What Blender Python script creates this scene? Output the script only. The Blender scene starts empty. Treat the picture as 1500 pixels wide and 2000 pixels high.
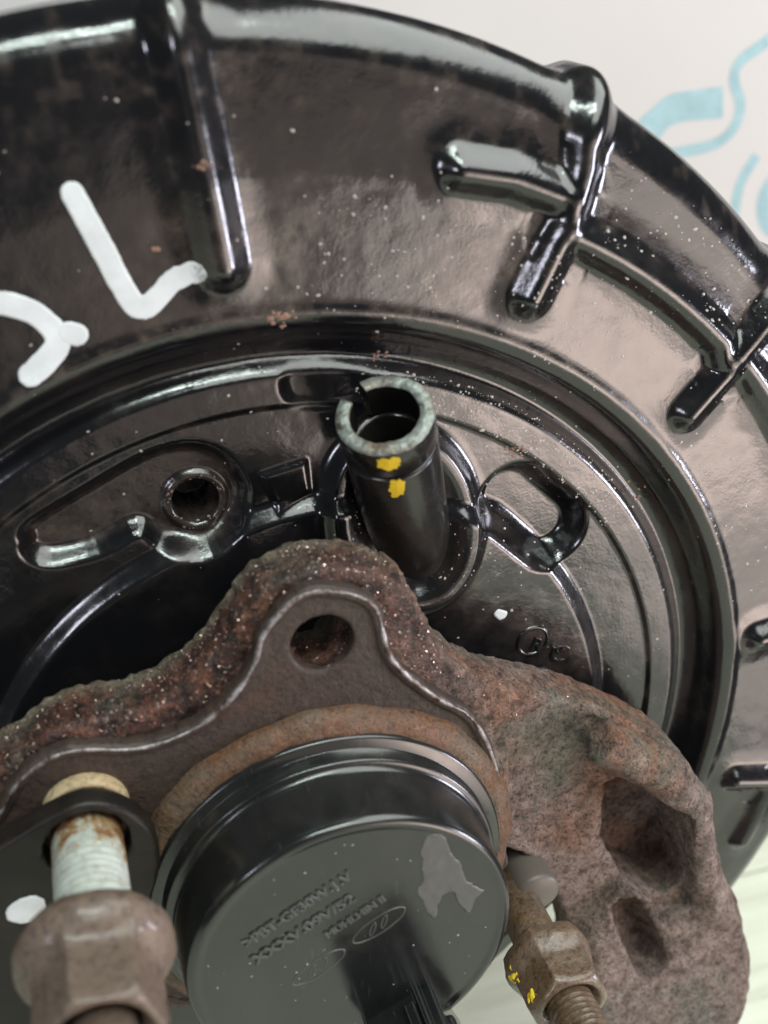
import bpy, math, random
import numpy as np

# ------------------------------------------------------------------ camera, world, lights, exposure
# All geometry is written in millimetres in the frame of the plate:
# x to the right, y up, z out of the plate towards the viewer.  World = (x, -z, y) / 1000.
SC = 0.001
def W(p): return (p[0]*SC, -p[2]*SC, p[1]*SC)

scene = bpy.context.scene
coll = scene.collection

CAM_POS = (-35.489, 160.352, 178.183)
CAM_X = (0.95671452, 0.0, 0.29102806)
CAM_Y = (0.13621654, 0.88370042, -0.44779305)
CAM_Z = (-0.25718162, 0.46805295, 0.84544902)
from mathutils import Matrix, Vector
cd = bpy.data.cameras.new('camera')
cam = bpy.data.objects.new('camera', cd); coll.objects.link(cam)
def wd(v): return (v[0], -v[2], v[1])
cam.matrix_world = Matrix.Translation(Vector(W(CAM_POS))) @ Matrix((wd(CAM_X), wd(CAM_Y), wd(CAM_Z))).transposed().to_4x4()
cd.sensor_fit = 'VERTICAL'; cd.sensor_height = 36.0; cd.lens = 39.6
cd.clip_start = 0.005; cd.clip_end = 50.0
cd.dof.use_dof = True; cd.dof.focus_distance = 0.222; cd.dof.aperture_fstop = 13.0
scene.camera = cam

world = bpy.data.worlds.new('World'); scene.world = world; world.use_nodes = True
bg = world.node_tree.nodes['Background']
bg.inputs[0].default_value = (0.80, 0.86, 0.92, 1); bg.inputs[1].default_value = 0.06

def area(name, pos, target, sx, sy, power, col):
    l = bpy.data.lights.new(name, 'AREA'); l.shape = 'RECTANGLE'; l.size = sx*SC; l.size_y = sy*SC
    l.energy = power; l.color = col
    o = bpy.data.objects.new(name, l); coll.objects.link(o)
    o.location = W(pos)
    d = Vector(W(target)) - Vector(W(pos))
    o.rotation_euler = d.to_track_quat('-Z', 'Y').to_euler()
    return o
area('ceiling_lamp', (450, 900, 400), (400, -143, 380), 1500, 760, 13.5, (0.95, 1.0, 0.96))
area('tube_lamp', (-60, 900, 330), (0, 0, 0), 420, 26, 1.8, (0.86, 1.0, 0.93))
area('tube_lamp', (-60, 900, 470), (0, 0, 0), 420, 26, 1.8, (0.86, 1.0, 0.93))
area('side_lamp', (830, -10, 390), (60, 60, 0), 200, 240, 4.0, (0.85, 0.85, 1.0))
area('side_lamp', (-700, 320, 680), (-20, 60, 0), 180, 220, 1.6, (0.85, 0.86, 1.0))
area('low_glare_fill', (620, -330, 840), (80, 40, 0), 800, 900, 4.0, (1.0, 0.88, 0.80)).data.shape = 'ELLIPSE'  # added light standing in for the unseen bright room mirrored in the plate
area('low_glare_fill', (585, -250, 800), (80, 70, 0), 460, 300, 1.2, (1.0, 0.76, 0.66)).data.shape = 'ELLIPSE'
area('low_glare_fill', (480, -170, 960), (60, 80, 0), 1250, 900, 1.4, (1.0, 0.80, 0.68)).data.shape = 'ELLIPSE'  # wider added fill, softens the edge of that reflection

scene.view_settings.view_transform = 'Standard'; scene.view_settings.look = 'None'
scene.view_settings.gamma = 1.0; scene.view_settings.use_curve_mapping = False
scene.view_settings.exposure = 0.28
scene.render.engine = 'CYCLES'
scene.cycles.use_denoising = True
scene.cycles.max_bounces = 8
scene.cycles.sample_clamp_indirect = 6.0

# ------------------------------------------------------------------ helpers
rng = np.random.RandomState(7)
def sm(x, a, b):
    "smooth step: 0 at a, 1 at b"
    t = np.clip((x-a)/(b-a), 0, 1); return t*t*(3-2*t)
_lat = rng.rand(32, 32, 32).astype(np.float32)*2-1
def noise3(x, y, z):
    x = np.asarray(x, np.float32); y = np.asarray(y, np.float32); z = np.asarray(z, np.float32)
    x, y, z = np.broadcast_arrays(x, y, z)
    xi = np.floor(x).astype(int); yi = np.floor(y).astype(int); zi = np.floor(z).astype(int)
    fx = x-xi; fy = y-yi; fz = z-zi
    fx = fx*fx*(3-2*fx); fy = fy*fy*(3-2*fy); fz = fz*fz*(3-2*fz)
    def L(i, j, k): return _lat[(xi+i) % 32, (yi+j) % 32, (zi+k) % 32]
    a = L(0,0,0)*(1-fx)+L(1,0,0)*fx; b = L(0,1,0)*(1-fx)+L(1,1,0)*fx
    c = L(0,0,1)*(1-fx)+L(1,0,1)*fx; d = L(0,1,1)*(1-fx)+L(1,1,1)*fx
    return (a*(1-fy)+b*fy)*(1-fz)+(c*(1-fy)+d*fy)*fz
def fbm(x, y, z, o=3):
    s = 0; a = 1.0
    for i in range(o):
        s = s+a*noise3(x*2**i+17.3*i, y*2**i+5.1*i, z*2**i+9.7*i); a *= .5
    return s
def seg_d(x, y, a, b):
    ax, ay = a; bx, by = b; dx, dy = bx-ax, by-ay
    t = np.clip(((x-ax)*dx+(y-ay)*dy)/(dx*dx+dy*dy+1e-9), 0, 1)
    return np.hypot(x-ax-t*dx, y-ay-t*dy)
def chain_d(x, y, pts):
    d = None
    for a, b in zip(pts[:-1], pts[1:]):
        e = seg_d(x, y, a, b); d = e if d is None else np.minimum(d, e)
    return d
def poly_d(x, y, pts):
    n = len(pts); d = np.full(np.shape(x), 1e9); ins = np.zeros(np.shape(x), bool)
    for i in range(n):
        a = pts[i]; b = pts[(i+1) % n]
        d = np.minimum(d, seg_d(x, y, a, b))
        c = (a[1] > y) != (b[1] > y)
        with np.errstate(divide='ignore', invalid='ignore'):
            xx = (b[0]-a[0])*(y-a[1])/(b[1]-a[1]+1e-12)+a[0]
        ins ^= c & (x < xx)
    return np.where(ins, -d, d)
def spline(pts, n=6, closed=False):
    "Catmull-Rom refinement of a traced outline"
    P = np.array(pts, float); out = []; m = len(P)
    rg = range(m if closed else m-1)
    for i in rg:
        if closed: p0, p1, p2, p3 = P[(i-1) % m], P[i], P[(i+1) % m], P[(i+2) % m]
        else: p0, p1, p2, p3 = P[max(i-1, 0)], P[i], P[i+1], P[min(i+2, m-1)]
        for k in range(n):
            t = k/n
            out.append(.5*((2*p1)+(-p0+p2)*t+(2*p0-5*p1+4*p2-p3)*t*t+(-p0+3*p1-3*p2+p3)*t**3))
    if not closed: out.append(P[-1])
    return [tuple(q) for q in out]

def mesh_obj(name, verts, faces, mat, parent=None, smooth=True):
    "verts: (n,3) in plate millimetres; faces: (m,4) or (m,3) array or list"
    v = np.asarray(verts, np.float64)
    w = np.empty_like(v); w[:, 0] = v[:, 0]*SC; w[:, 1] = -v[:, 2]*SC; w[:, 2] = v[:, 1]*SC
    me = bpy.data.meshes.new(name)
    if isinstance(faces, np.ndarray):
        k = faces.shape[1]
        me.vertices.add(len(w)); me.vertices.foreach_set('co', w.astype(np.float32).ravel())
        me.loops.add(faces.size); me.loops.foreach_set('vertex_index', faces.astype(np.int32).ravel())
        me.polygons.add(len(faces)); me.polygons.foreach_set('loop_start', np.arange(0, faces.size, k, dtype=np.int32))
        me.update(calc_edges=True); me.validate()
    else:
        me.from_pydata([tuple(q) for q in w], [], faces); me.update()
    me.polygons.foreach_set('use_smooth', [smooth]*len(me.polygons))
    if mat: me.materials.append(mat)
    o = bpy.data.objects.new(name, me); coll.objects.link(o)
    if parent:
        o.parent = parent; o.matrix_parent_inverse = parent.matrix_world.inverted()
    return o
def empty(name, pos, label, cat, group=None):
    o = bpy.data.objects.new(name, None); coll.objects.link(o); o.empty_display_size = .01
    o.location = W(pos); o.matrix_world = Matrix.Translation(Vector(W(pos)))
    tag(o, label, cat, group); return o
def tag(o, label, cat, group=None):
    o['label'] = label; o['category'] = cat
    if group: o['group'] = group
    return o

def sdf_mesh(name, fn, lo, hi, res, mat, parent=None, smooth=True):
    "naive surface nets of fn(x, y, z) < 0 inside"
    xs = np.arange(lo[0], hi[0]+res, res); ys = np.arange(lo[1], hi[1]+res, res); zs = np.arange(lo[2], hi[2]+res, res)
    X, Y, Z = np.meshgrid(xs, ys, zs, indexing='ij')
    D = fn(X, Y, Z).astype(np.float32)
    for ax in range(3):
        s = [slice(None)]*3
        for e in (0, -1):
            s[ax] = e; D[tuple(s)] = np.maximum(D[tuple(s)], 1e-3)
    ins = D < 0
    nx, ny, nz = D.shape
    cnt = np.zeros((nx-1, ny-1, nz-1), np.int8)
    for i in (0, 1):
        for j in (0, 1):
            for k in (0, 1): cnt += ins[i:nx-1+i, j:ny-1+j, k:nz-1+k]
    act = (cnt > 0) & (cnt < 8)
    ci = np.argwhere(act)
    idx = -np.ones(act.shape, np.int64); idx[act] = np.arange(len(ci))
    acc = np.zeros((len(ci), 3)); num = np.zeros(len(ci))
    corners = [(i, j, k) for i in (0, 1) for j in (0, 1) for k in (0, 1)]
    for a in corners:
        for ax in range(3):
            if a[ax]: continue
            b = list(a); b[ax] = 1
            da = D[ci[:, 0]+a[0], ci[:, 1]+a[1], ci[:, 2]+a[2]]; db = D[ci[:, 0]+b[0], ci[:, 1]+b[1], ci[:, 2]+b[2]]
            m = (da < 0) != (db < 0)
            t = np.where(m, da/(da-db+1e-20), 0)
            pt = np.array(a, float)[None, :].repeat(len(ci), 0); pt[:, ax] += t
            acc[m] += pt[m]; num[m] += 1
    V = (ci+acc/np.maximum(num, 1)[:, None])*res+np.array([xs[0], ys[0], zs[0]])
    F = []
    for ax in range(3):
        o1, o2 = [(1, 2), (2, 0), (0, 1)][ax]
        sl = [slice(1, -1)]*3
        sa = list(sl); sb = list(sl); sa[ax] = slice(0, -1); sb[ax] = slice(1, None)
        A = ins[tuple(sa)]; B = ins[tuple(sb)]
        for sign in (1, 0):
            e = np.argwhere((A & ~B) if sign else (~A & B))
            if not len(e): continue
            off = np.ones(3, int); off[ax] = 0; e = e+off
            def c(u, v):
                q = e.copy(); q[:, o1] -= u; q[:, o2] -= v
                return idx[q[:, 0], q[:, 1], q[:, 2]]
            f = np.stack([c(1, 1), c(0, 1), c(0, 0), c(1, 0)], 1)
            F.append(f if sign else f[:, ::-1])
    F = np.concatenate(F)
    # W mirrors nothing (rotation), so orientation is kept
    return mesh_obj(name, V, F, mat, parent, smooth)

def lathe(name, prof, mat, parent=None, origin=(0, 0, 0), axis=(0, 0, 1), n=128, a0=0.0, a1=2*math.pi, up=None, fn=None):
    "prof: list of (radius, height)"
    ax = Vector(axis).normalized()
    u = Vector(up) if up else (Vector((1, 0, 0)) if abs(ax.x) < .8 else Vector((0, 1, 0)))
    u = (u-ax*u.dot(ax)).normalized(); v = ax.cross(u)
    full = abs(a1-a0-2*math.pi) < 1e-6
    m = n if full else n+1
    vs = []
    for i in range(m):
        a = a0+(a1-a0)*i/n
        for r, h in prof:
            if fn: r, h = fn(a, r, h)
            vs.append(Vector(origin)+ax*h+(u*math.cos(a)+v*math.sin(a))*r)
    k = len(prof); fs = []
    for i in range(n):
        i2 = (i+1) % m
        for j in range(k-1): fs.append((i*k+j, i2*k+j, i2*k+j+1, i*k+j+1))
    if not full:
        fs.append(tuple(range(k))[::-1]); fs.append(tuple((m-1)*k+j for j in range(k)))
    return mesh_obj(name, np.array([tuple(q) for q in vs]), fs, mat, parent)

# ------------------------------------------------------------------ materials
def mat(name):
    m = bpy.data.materials.new(name); m.use_nodes = True
    nt = m.node_tree; b = nt.nodes['Principled BSDF']
    return m, nt, b
def nd(nt, t, **kw):
    n = nt.nodes.new(t)
    for k, v in kw.items():
        if k in n.inputs: n.inputs[k].default_value = v
        else: setattr(n, k, v)
    return n
def coords(nt):
    return nd(nt, 'ShaderNodeTexCoord').outputs['Object']
def noise(nt, co, scale, detail=4, rough=.55, dist=0.0):
    n = nd(nt, 'ShaderNodeTexNoise'); n.inputs['Scale'].default_value = scale; n.inputs['Detail'].default_value = detail
    n.inputs['Roughness'].default_value = rough; n.inputs['Distortion'].default_value = dist
    nt.links.new(co, n.inputs['Vector']); return n.outputs['Fac']
def ramp(nt, fac, stops, interp='LINEAR'):
    r = nd(nt, 'ShaderNodeValToRGB'); r.color_ramp.interpolation = interp
    e = r.color_ramp.elements
    while len(e) > len(stops): e.remove(e[-1])
    while len(e) < len(stops): e.new(0.5)
    for q, (p, c) in zip(e, stops):
        q.position = p; q.color = tuple(c)+(1,) if len(c) == 3 else c
    nt.links.new(fac, r.inputs[0]); return r.outputs[0]
def g(v): return (v, v, v)
def mix(nt, fac, a, b, mode='MIX'):
    n = nd(nt, 'ShaderNodeMix', data_type='RGBA', blend_type=mode)
    for s, v in ((n.inputs[0], fac), (n.inputs[6], a), (n.inputs[7], b)):
        if isinstance(v, (int, float)): s.default_value = v
        elif isinstance(v, tuple): s.default_value = v if len(v) == 4 else v+(1,)
        else: nt.links.new(v, s)
    return n.outputs[2]
def bump(nt, height, strength, dist, prev=None):
    n = nd(nt, 'ShaderNodeBump'); n.inputs['Strength'].default_value = strength; n.inputs['Distance'].default_value = dist*SC
    nt.links.new(height, n.inputs['Height'])
    if prev: nt.links.new(prev, n.inputs['Normal'])
    return n.outputs[0]

def black_gloss(name, base=(.006, .006, .007), brown=(.052, .038, .031), r0=.09, r1=.26, ior=1.6, peel=.25, dirt=(.50, .78)):
    m, nt, b = mat(name); co = coords(nt); L = nt.links.new
    n1 = noise(nt, co, 38, 5, .6); n2 = noise(nt, co, 260, 5, .65); n3 = noise(nt, co, 1500, 3)
    at = nd(nt, 'ShaderNodeAttribute', attribute_name='dirt')
    d = ramp(nt, n1, [(dirt[0], g(0)), (dirt[1], g(.45))])
    d = mix(nt, 1.0, d, at.outputs['Fac'], 'ADD')
    d2 = mix(nt, 1.0, d, ramp(nt, n2, [(.36, g(.15)), (.62, g(1))]), 'MULTIPLY')
    nd_mix = mix(nt, d2, base, brown)
    L(nd_mix, b.inputs['Base Color'])
    rr = mix(nt, .5, ramp(nt, n1, [(.35, g(r0)), (.7, g(r1))]), ramp(nt, n2, [(.35, g(r0)), (.7, g(r1))]))
    rr = mix(nt, 1.0, rr, mix(nt, 1.0, d2, g(.14)+(1,), 'MULTIPLY'), 'ADD')
    L(rr, b.inputs['Roughness']); b.inputs['IOR'].default_value = ior
    h1 = bump(nt, noise(nt, co, 420, 2), peel, .10)
    patch = ramp(nt, noise(nt, co, 60, 4, .6, .5), [(.40, g(.25)), (.62, g(.85))])
    h2 = bump(nt, mix(nt, 1.0, n3, patch, 'MULTIPLY'), peel*2.2, .07, h1)
    h2 = bump(nt, mix(nt, 1.0, noise(nt, co, 800, 2, .8), patch, 'MULTIPLY'), peel*1.2, .12, h2)
    L(h2, b.inputs['Normal'])
    return m
def flat(name, col, rough=.5, spec=.5, n=0, bs=.2):
    m, nt, b = mat(name); co = coords(nt); L = nt.links.new
    f = noise(nt, co, 200, 4)
    L(ramp(nt, f, [(.3, tuple(q*.86 for q in col)), (.7, tuple(min(1, q*1.06) for q in col))]), b.inputs['Base Color'])
    b.inputs['Roughness'].default_value = rough; b.inputs['Specular IOR Level'].default_value = spec
    L(bump(nt, noise(nt, co, 700, 3), bs, .08), b.inputs['Normal']); return m
M = {}
M['plate'] = black_gloss('black_stamped_paint', ior=1.75)
M['black'] = black_gloss('black_plastic', (.010, .011, .011), (.03, .026, .022), .12, .26, 1.68, .03)
M['letters'] = flat('glint_lettering', (.055, .056, .054), .30, .6)  # letters lightened so their glints are put into the colour
def scuff(m):
    nt = m.node_tree; b = nt.nodes['Principled BSDF']; co = coords(nt); L = nt.links.new
    mp = nd(nt, 'ShaderNodeMapping'); mp.inputs['Scale'].default_value = (14, 2, 1.0); mp.inputs['Rotation'].default_value = (0, .5, .9); L(co, mp.inputs[0])
    sc = ramp(nt, noise(nt, mp.outputs[0], 160, 3, .5, .8), [(.66, g(0)), (.70, g(1))])
    fm = ramp(nt, noise(nt, co, 55, 5, .65, .6), [(.45, g(0)), (.72, g(.22))])
    old = b.inputs['Base Color'].links[0].from_socket
    L(mix(nt, fm, mix(nt, mix(nt, 1.0, sc, g(.35)+(1,), 'MULTIPLY'), old, (.06, .06, .058)), (.040, .036, .031)), b.inputs['Base Color'])
    oldr = b.inputs['Roughness'].links[0].from_socket
    L(mix(nt, 1.0, oldr, mix(nt, 1.0, fm, g(.22)+(1,), 'MULTIPLY'), 'ADD'), b.inputs['Roughness'])
scuff(M['black'])
M['black_tube'] = black_gloss('black_tube_paint', (.012, .011, .010), (.035, .026, .022), .12, .34, 1.6, .25)
M['black_steel'] = black_gloss('black_coated_steel', (.010, .009, .008), (.050, .032, .025), .28, .45, 1.34, .25, (.45, .7))

def rust(name, cols, wet=.0, bump_s=.6, scale=1.0):
    m, nt, b = mat(name); co = coords(nt); L = nt.links.new
    n1 = noise(nt, co, 45*scale, 6, .65, .3); n2 = noise(nt, co, 240*scale, 6, .7); n3 = noise(nt, co, 900*scale, 4, .7)
    c1 = ramp(nt, n1, [(.30, cols[0]), (.45, cols[1]), (.58, cols[2]), (.72, cols[3])])
    c2 = ramp(nt, n2, [(.32, cols[0]), (.48, cols[2]), (.62, cols[1]), (.75, cols[4])])
    c = mix(nt, .5, c1, c2)
    pit = ramp(nt, n3, [(.34, g(.25)), (.5, g(1))])
    c = mix(nt, .8, c, pit, 'MULTIPLY')
    L(c, b.inputs['Base Color'])
    rg = ramp(nt, n1, [(.35, g(.62-.40*wet)), (.7, g(.85-.35*wet))])
    L(rg, b.inputs['Roughness'])
    h1 = bump(nt, n2, bump_s, 1.6); h2 = bump(nt, n3, bump_s, .9, h1)
    L(h2, b.inputs['Normal'])
    if wet:
        b.inputs['Coat Weight'].default_value = wet; b.inputs['Coat Roughness'].default_value = .18
        h3 = bump(nt, n2, bump_s*.7, .7); L(h3, b.inputs['Coat Normal'])
    return m
M['nut'] = rust('brown_coated_nut', [(.085,.055,.040), (.125,.085,.062), (.145,.10,.075), (.11,.066,.044), (.17,.13,.105)], .3, .05)
M['rust_nut'] = rust('rusty_oily_nut', [(.035,.022,.014), (.10,.055,.025), (.15,.10,.065), (.075,.05,.03), (.30,.19,.05)], .7, .35)

def knuckle_mat():
    m, nt, b = mat('rusty_cast_iron'); co = coords(nt); L = nt.links.new
    n0 = noise(nt, co, 22, 4, .6, .4); n1 = noise(nt, co, 70, 6, .65, .3); n2 = noise(nt, co, 300, 6, .7); n3 = noise(nt, co, 1100, 4, .7)
    dark = ramp(nt, n2, [(.34, (.010, .006, .005)), (.46, (.060, .022, .014)), (.56, (.14, .048, .026)), (.68, (.26, .12, .07)), (.80, (.34, .26, .21))])
    dry = ramp(nt, n2, [(.34, (.09, .055, .042)), (.47, (.25, .172, .142)), (.60, (.36, .265, .23)), (.76, (.50, .40, .36))])
    ora = ramp(nt, n2, [(.34, (.06, .022, .010)), (.55, (.30, .105, .03)), (.74, (.38, .22, .11))])
    grn = ramp(nt, n2, [(.3, (.08, .08, .06)), (.6, (.20, .20, .16)), (.78, (.30, .33, .28))])
    # the right-hand arm is dry, the left-hand lug stayed oily
    sx = nd(nt, 'ShaderNodeSeparateXYZ'); L(co, sx.inputs[0])
    mr = nd(nt, 'ShaderNodeMapRange'); L(sx.outputs[0], mr.inputs[0])
    mr.inputs[1].default_value = .004; mr.inputs[2].default_value = .046
    ad = nd(nt, 'ShaderNodeMath', operation='ADD'); L(mr.outputs[0], ad.inputs[0])
    sub = nd(nt, 'ShaderNodeMath', operation='MULTIPLY_ADD'); L(n1, sub.inputs[0]); sub.inputs[1].default_value = 1.2; sub.inputs[2].default_value = -.6
    L(sub.outputs[0], ad.inputs[1]); ad.use_clamp = True
    dryf = ad.outputs[0]
    c = mix(nt, dryf, dark, dry)
    c = mix(nt, ramp(nt, n0, [(.52, g(0)), (.68, g(.75))]), c, ora)
    c = mix(nt, ramp(nt, noise(nt, co, 31, 4, .6, .6), [(.51, g(0)), (.64, g(.75))]), c, grn)
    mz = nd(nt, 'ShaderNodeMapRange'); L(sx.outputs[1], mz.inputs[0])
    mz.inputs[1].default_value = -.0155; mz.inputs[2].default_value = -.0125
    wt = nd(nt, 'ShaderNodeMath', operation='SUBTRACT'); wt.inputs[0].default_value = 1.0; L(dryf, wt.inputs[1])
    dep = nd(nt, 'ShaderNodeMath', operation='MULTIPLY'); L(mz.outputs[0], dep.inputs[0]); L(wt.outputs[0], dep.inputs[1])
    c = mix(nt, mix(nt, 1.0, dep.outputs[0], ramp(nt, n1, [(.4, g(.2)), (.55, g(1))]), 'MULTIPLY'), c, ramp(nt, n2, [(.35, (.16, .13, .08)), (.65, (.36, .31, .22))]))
    c = mix(nt, .8, c, ramp(nt, n3, [(.36, g(.15)), (.50, g(1))]), 'MULTIPLY')
    L(c, b.inputs['Base Color'])
    L(mix(nt, dryf, ramp(nt, n1, [(.35, g(.20)), (.7, g(.5))]), g(.75)+(1,)), b.inputs['Roughness'])
    h1 = bump(nt, n2, 1.0, 2.4); h2 = bump(nt, n3, 1.0, 1.5, h1); L(h2, b.inputs['Normal'])
    inv = nd(nt, 'ShaderNodeMath', operation='SUBTRACT'); inv.inputs[0].default_value = .35; L(dryf, inv.inputs[1]); inv.use_clamp = True
    L(inv.outputs[0], b.inputs['Coat Weight']); b.inputs['Coat Roughness'].default_value = .06
    L(bump(nt, n3, 1.0, 1.1, bump(nt, n2, 1.0, 2.0)), b.inputs['Coat Normal'])
    return m
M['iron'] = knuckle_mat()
M['machined'] = rust('machined_brown_face', [(.014,.009,.006), (.032,.019,.013), (.046,.027,.019), (.085,.033,.014), (.10,.07,.05)], .15, .4)
def worn():
    m, nt, b = mat('worn_highlight_steel'); co = coords(nt); L = nt.links.new
    n1 = noise(nt, co, 350, 5, .7)
    L(ramp(nt, n1, [(.38, (.07, .04, .03)), (.5, (.24, .21, .20)), (.7, (.46, .45, .47))]), b.inputs['Base Color'])
    b.inputs['Metallic'].default_value = .5; b.inputs['Roughness'].default_value = .32
    L(bump(nt, n1, .8, .6), b.inputs['Normal']); return m
M['worn'] = worn()  # worn steel whose bright tone also paints in the lip highlight
M['ring'] = rust('rusty_seat_ring', [(.045,.020,.010), (.19,.070,.022), (.15,.095,.055), (.12,.115,.08), (.38,.38,.31)], .3, 1.0, 1.3)

def zinc():
    m, nt, b = mat('zinc_with_rust'); co = coords(nt); L = nt.links.new
    n1 = noise(nt, co, 150, 5, .7, .4); n2 = noise(nt, co, 500, 4)
    sx = nd(nt, 'ShaderNodeSeparateXYZ'); L(co, sx.inputs[0])
    mr = nd(nt, 'ShaderNodeMapRange'); L(sx.outputs[1], mr.inputs[0])
    mr.inputs[1].default_value = -.039; mr.inputs[2].default_value = -.031; mr.inputs[3].default_value = .07; mr.inputs[4].default_value = -.10
    ad = nd(nt, 'ShaderNodeMath', operation='ADD'); L(n1, ad.inputs[0]); L(mr.outputs[0], ad.inputs[1])
    c = ramp(nt, ad.outputs[0], [(.36, (.16, .075, .035)), (.43, (.34, .22, .11)), (.50, (.42, .44, .39)), (.7, (.52, .55, .50))])
    L(mix(nt, .5, c, ramp(nt, n2, [(.3, g(.4)), (.5, g(1))]), 'MULTIPLY'), b.inputs['Base Color'])
    b.inputs['Roughness'].default_value = .5; b.inputs['Metallic'].default_value = .15
    L(bump(nt, n2, .4, .15), b.inputs['Normal']); return m
M['zinc'] = zinc()
def galv():
    m, nt, b = mat('galvanised_cut_edge'); co = coords(nt); L = nt.links.new
    n1 = noise(nt, co, 300, 5, .7); n2 = noise(nt, co, 1200, 4)
    L(mix(nt, ramp(nt, noise(nt, co, 170, 4, .7), [(.45, g(0)), (.6, g(.7))]), ramp(nt, n1, [(.36, (.06, .05, .04)), (.46, (.21, .225, .205)), (.7, (.42, .47, .43))]), (.16, .12, .085)), b.inputs['Base Color'])
    b.inputs['Metallic'].default_value = .35; b.inputs['Roughness'].default_value = .38
    L(bump(nt, n1, 1.0, .8), b.inputs['Normal']); return m
M['galv'] = galv()
M['white'] = flat('white_paint_marker', (.60, .63, .645), .42)
M['yellow'] = flat('yellow_paint', (.72, .50, .02), .5)
M['brown_grit'] = flat('rust_crumb', (.22, .12, .085), .6)
M['sticker'] = flat('worn_film_residue', (.085, .082, .078), .34, .5)
M['brass'] = rust('tan_bush', [(.22,.13,.06), (.38,.27,.15), (.44,.34,.20), (.30,.18,.08), (.5,.42,.3)], .1, .3)
M['washer'] = flat('grey_washer', (.11, .092, .078), .45)
M['print'] = flat('teal_print', (.31, .45, .48), .8, .2, bs=.02)
M['white_dot'] = M['white']
def droplet():
    m, nt, b = mat('dust_specks'); b.inputs['Base Color'].default_value = (.34, .31, .29, 1)
    b.inputs['Roughness'].default_value = .22; return m
M['dust'] = droplet()
def wall_mat():
    m, nt, b = mat('off_white_sheet'); co = coords(nt); L = nt.links.new
    L(ramp(nt, noise(nt, co, 9, 4), [(.3, (.50, .478, .46)), (.7, (.54, .518, .50))]), b.inputs['Base Color'])
    b.inputs['Roughness'].default_value = .85
    L(bump(nt, noise(nt, co, 500, 3), .1, .1), b.inputs['Normal']); return m
M['wall'] = wall_mat()
def wood():
    m, nt, b = mat('pale_wood'); L = nt.links.new
    co = coords(nt); mp = nd(nt, 'ShaderNodeMapping'); mp.inputs['Scale'].default_value = (.12, 1, 1); L(co, mp.inputs[0])
    n = noise(nt, mp.outputs[0], 130, 6, .65, .5)
    L(ramp(nt, n, [(.3, (.46, .46, .36)), (.5, (.60, .61, .50)), (.7, (.66, .68, .57))]), b.inputs['Base Color'])
    b.inputs['Roughness'].default_value = .55
    L(bump(nt, n, .2, .2), b.inputs['Normal']); return m
M['wood'] = wood()

# ------------------------------------------------------------------ setting: floor of boards, sheet behind
FLOOR_Y = -143.5
floor = mesh_obj('floor', [(-700, FLOOR_Y-14, -200), (216, FLOOR_Y-14, -200), (216, FLOOR_Y-14, 330), (-700, FLOOR_Y-14, 330),
                           (-700, FLOOR_Y-6, -200), (216, FLOOR_Y-6, -200), (216, FLOOR_Y-6, 330), (-700, FLOOR_Y-6, 330)],
                 [(0, 1, 2, 3), (7, 6, 5, 4), (0, 4, 5, 1), (1, 5, 6, 2), (2, 6, 7, 3), (3, 7, 4, 0)], M['wood'], smooth=False)
floor['kind'] = 'structure'; floor['label'] = 'pale wooden boards under the brake plate'
def board(z0, z1):
    b = .8; y1 = FLOOR_Y; y0 = FLOOR_Y-5.9
    x0, x1 = -700, 215.5
    vs = [(x0, y0, z0), (x1, y0, z0), (x1, y0, z1), (x0, y0, z1), (x0, y1-b, z0), (x1, y1-b, z0), (x1, y1-b, z1), (x0, y1-b, z1),
          (x0, y1, z0+b), (x1, y1, z0+b), (x1, y1, z1-b), (x0, y1, z1-b)]
    fs = [(3, 2, 1, 0), (0, 1, 5, 4), (1, 2, 6, 5), (2, 3, 7, 6), (3, 0, 4, 7), (4, 5, 9, 8), (5, 6, 10, 9), (6, 7, 11, 10), (7, 4, 8, 11), (8, 9, 10, 11)]
    return mesh_obj('plank', vs, fs, M['wood'], floor, smooth=False)
zz = -200
for wdt in (36, 96, 96, 96, 96, 100):
    board(zz+.3, zz+wdt-.3); zz += wdt
wall = mesh_obj('wall', [(-700, FLOOR_Y-14, -182), (900, FLOOR_Y-14, -182), (900, 185, -182), (-700, 185, -182),
                         (-700, FLOOR_Y-14, -172), (900, FLOOR_Y-14, -172), (900, 185, -172), (-700, 185, -172)],
                [(3, 2, 1, 0), (4, 5, 6, 7), (0, 1, 5, 4), (1, 2, 6, 5), (2, 3, 7, 6), (3, 0, 4, 7)], M['wall'], smooth=False)
wall['kind'] = 'structure'; wall['label'] = 'off-white sheet behind the brake plate with teal print'
def print_poly(pts):
    z = -171.9
    return mesh_obj('printed_mark', [(x, y, z) for x, y in pts], [tuple(range(len(pts)))], M['print'], wall, False)
def print_line(pts, w):
    P = spline(pts, 8); n = len(P); vs = []; z = -171.9
    for i, p in enumerate(P):
        a = P[max(i-1, 0)]; b = P[min(i+1, n-1)]
        dx, dy = b[0]-a[0], b[1]-a[1]; l = math.hypot(dx, dy)
        ww = w
        vs += [(p[0]-dy/l*ww/2, p[1]+dx/l*ww/2, z), (p[0]+dy/l*ww/2, p[1]-dx/l*ww/2, z)]
    return mesh_obj('printed_mark', vs, [(2*i+1, 2*i+3, 2*i+2, 2*i) for i in range(n-1)], M['print'], wall, False)
print_poly([(153.5, 90.1), (165.7, 91.1), (170.7, 97.5), (176.2, 99.2), (191.4, 99.5), (189.8, 109.7), (171.2, 108.2), (167.6, 106.6), (159.0, 99.7)])
print_line([(213.9, 129.6), (203.5, 122.8), (195.1, 117.2), (193.8, 111.2), (197.6, 103.7), (196.3, 96.3), (189.6, 91.1), (175.7, 88.9), (164.2, 87.9)], 3.8)
print_line([(206.9, 86.4), (202.4, 78.0), (201.3, 69.2), (202.2, 61.0)], 3.8)
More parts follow.
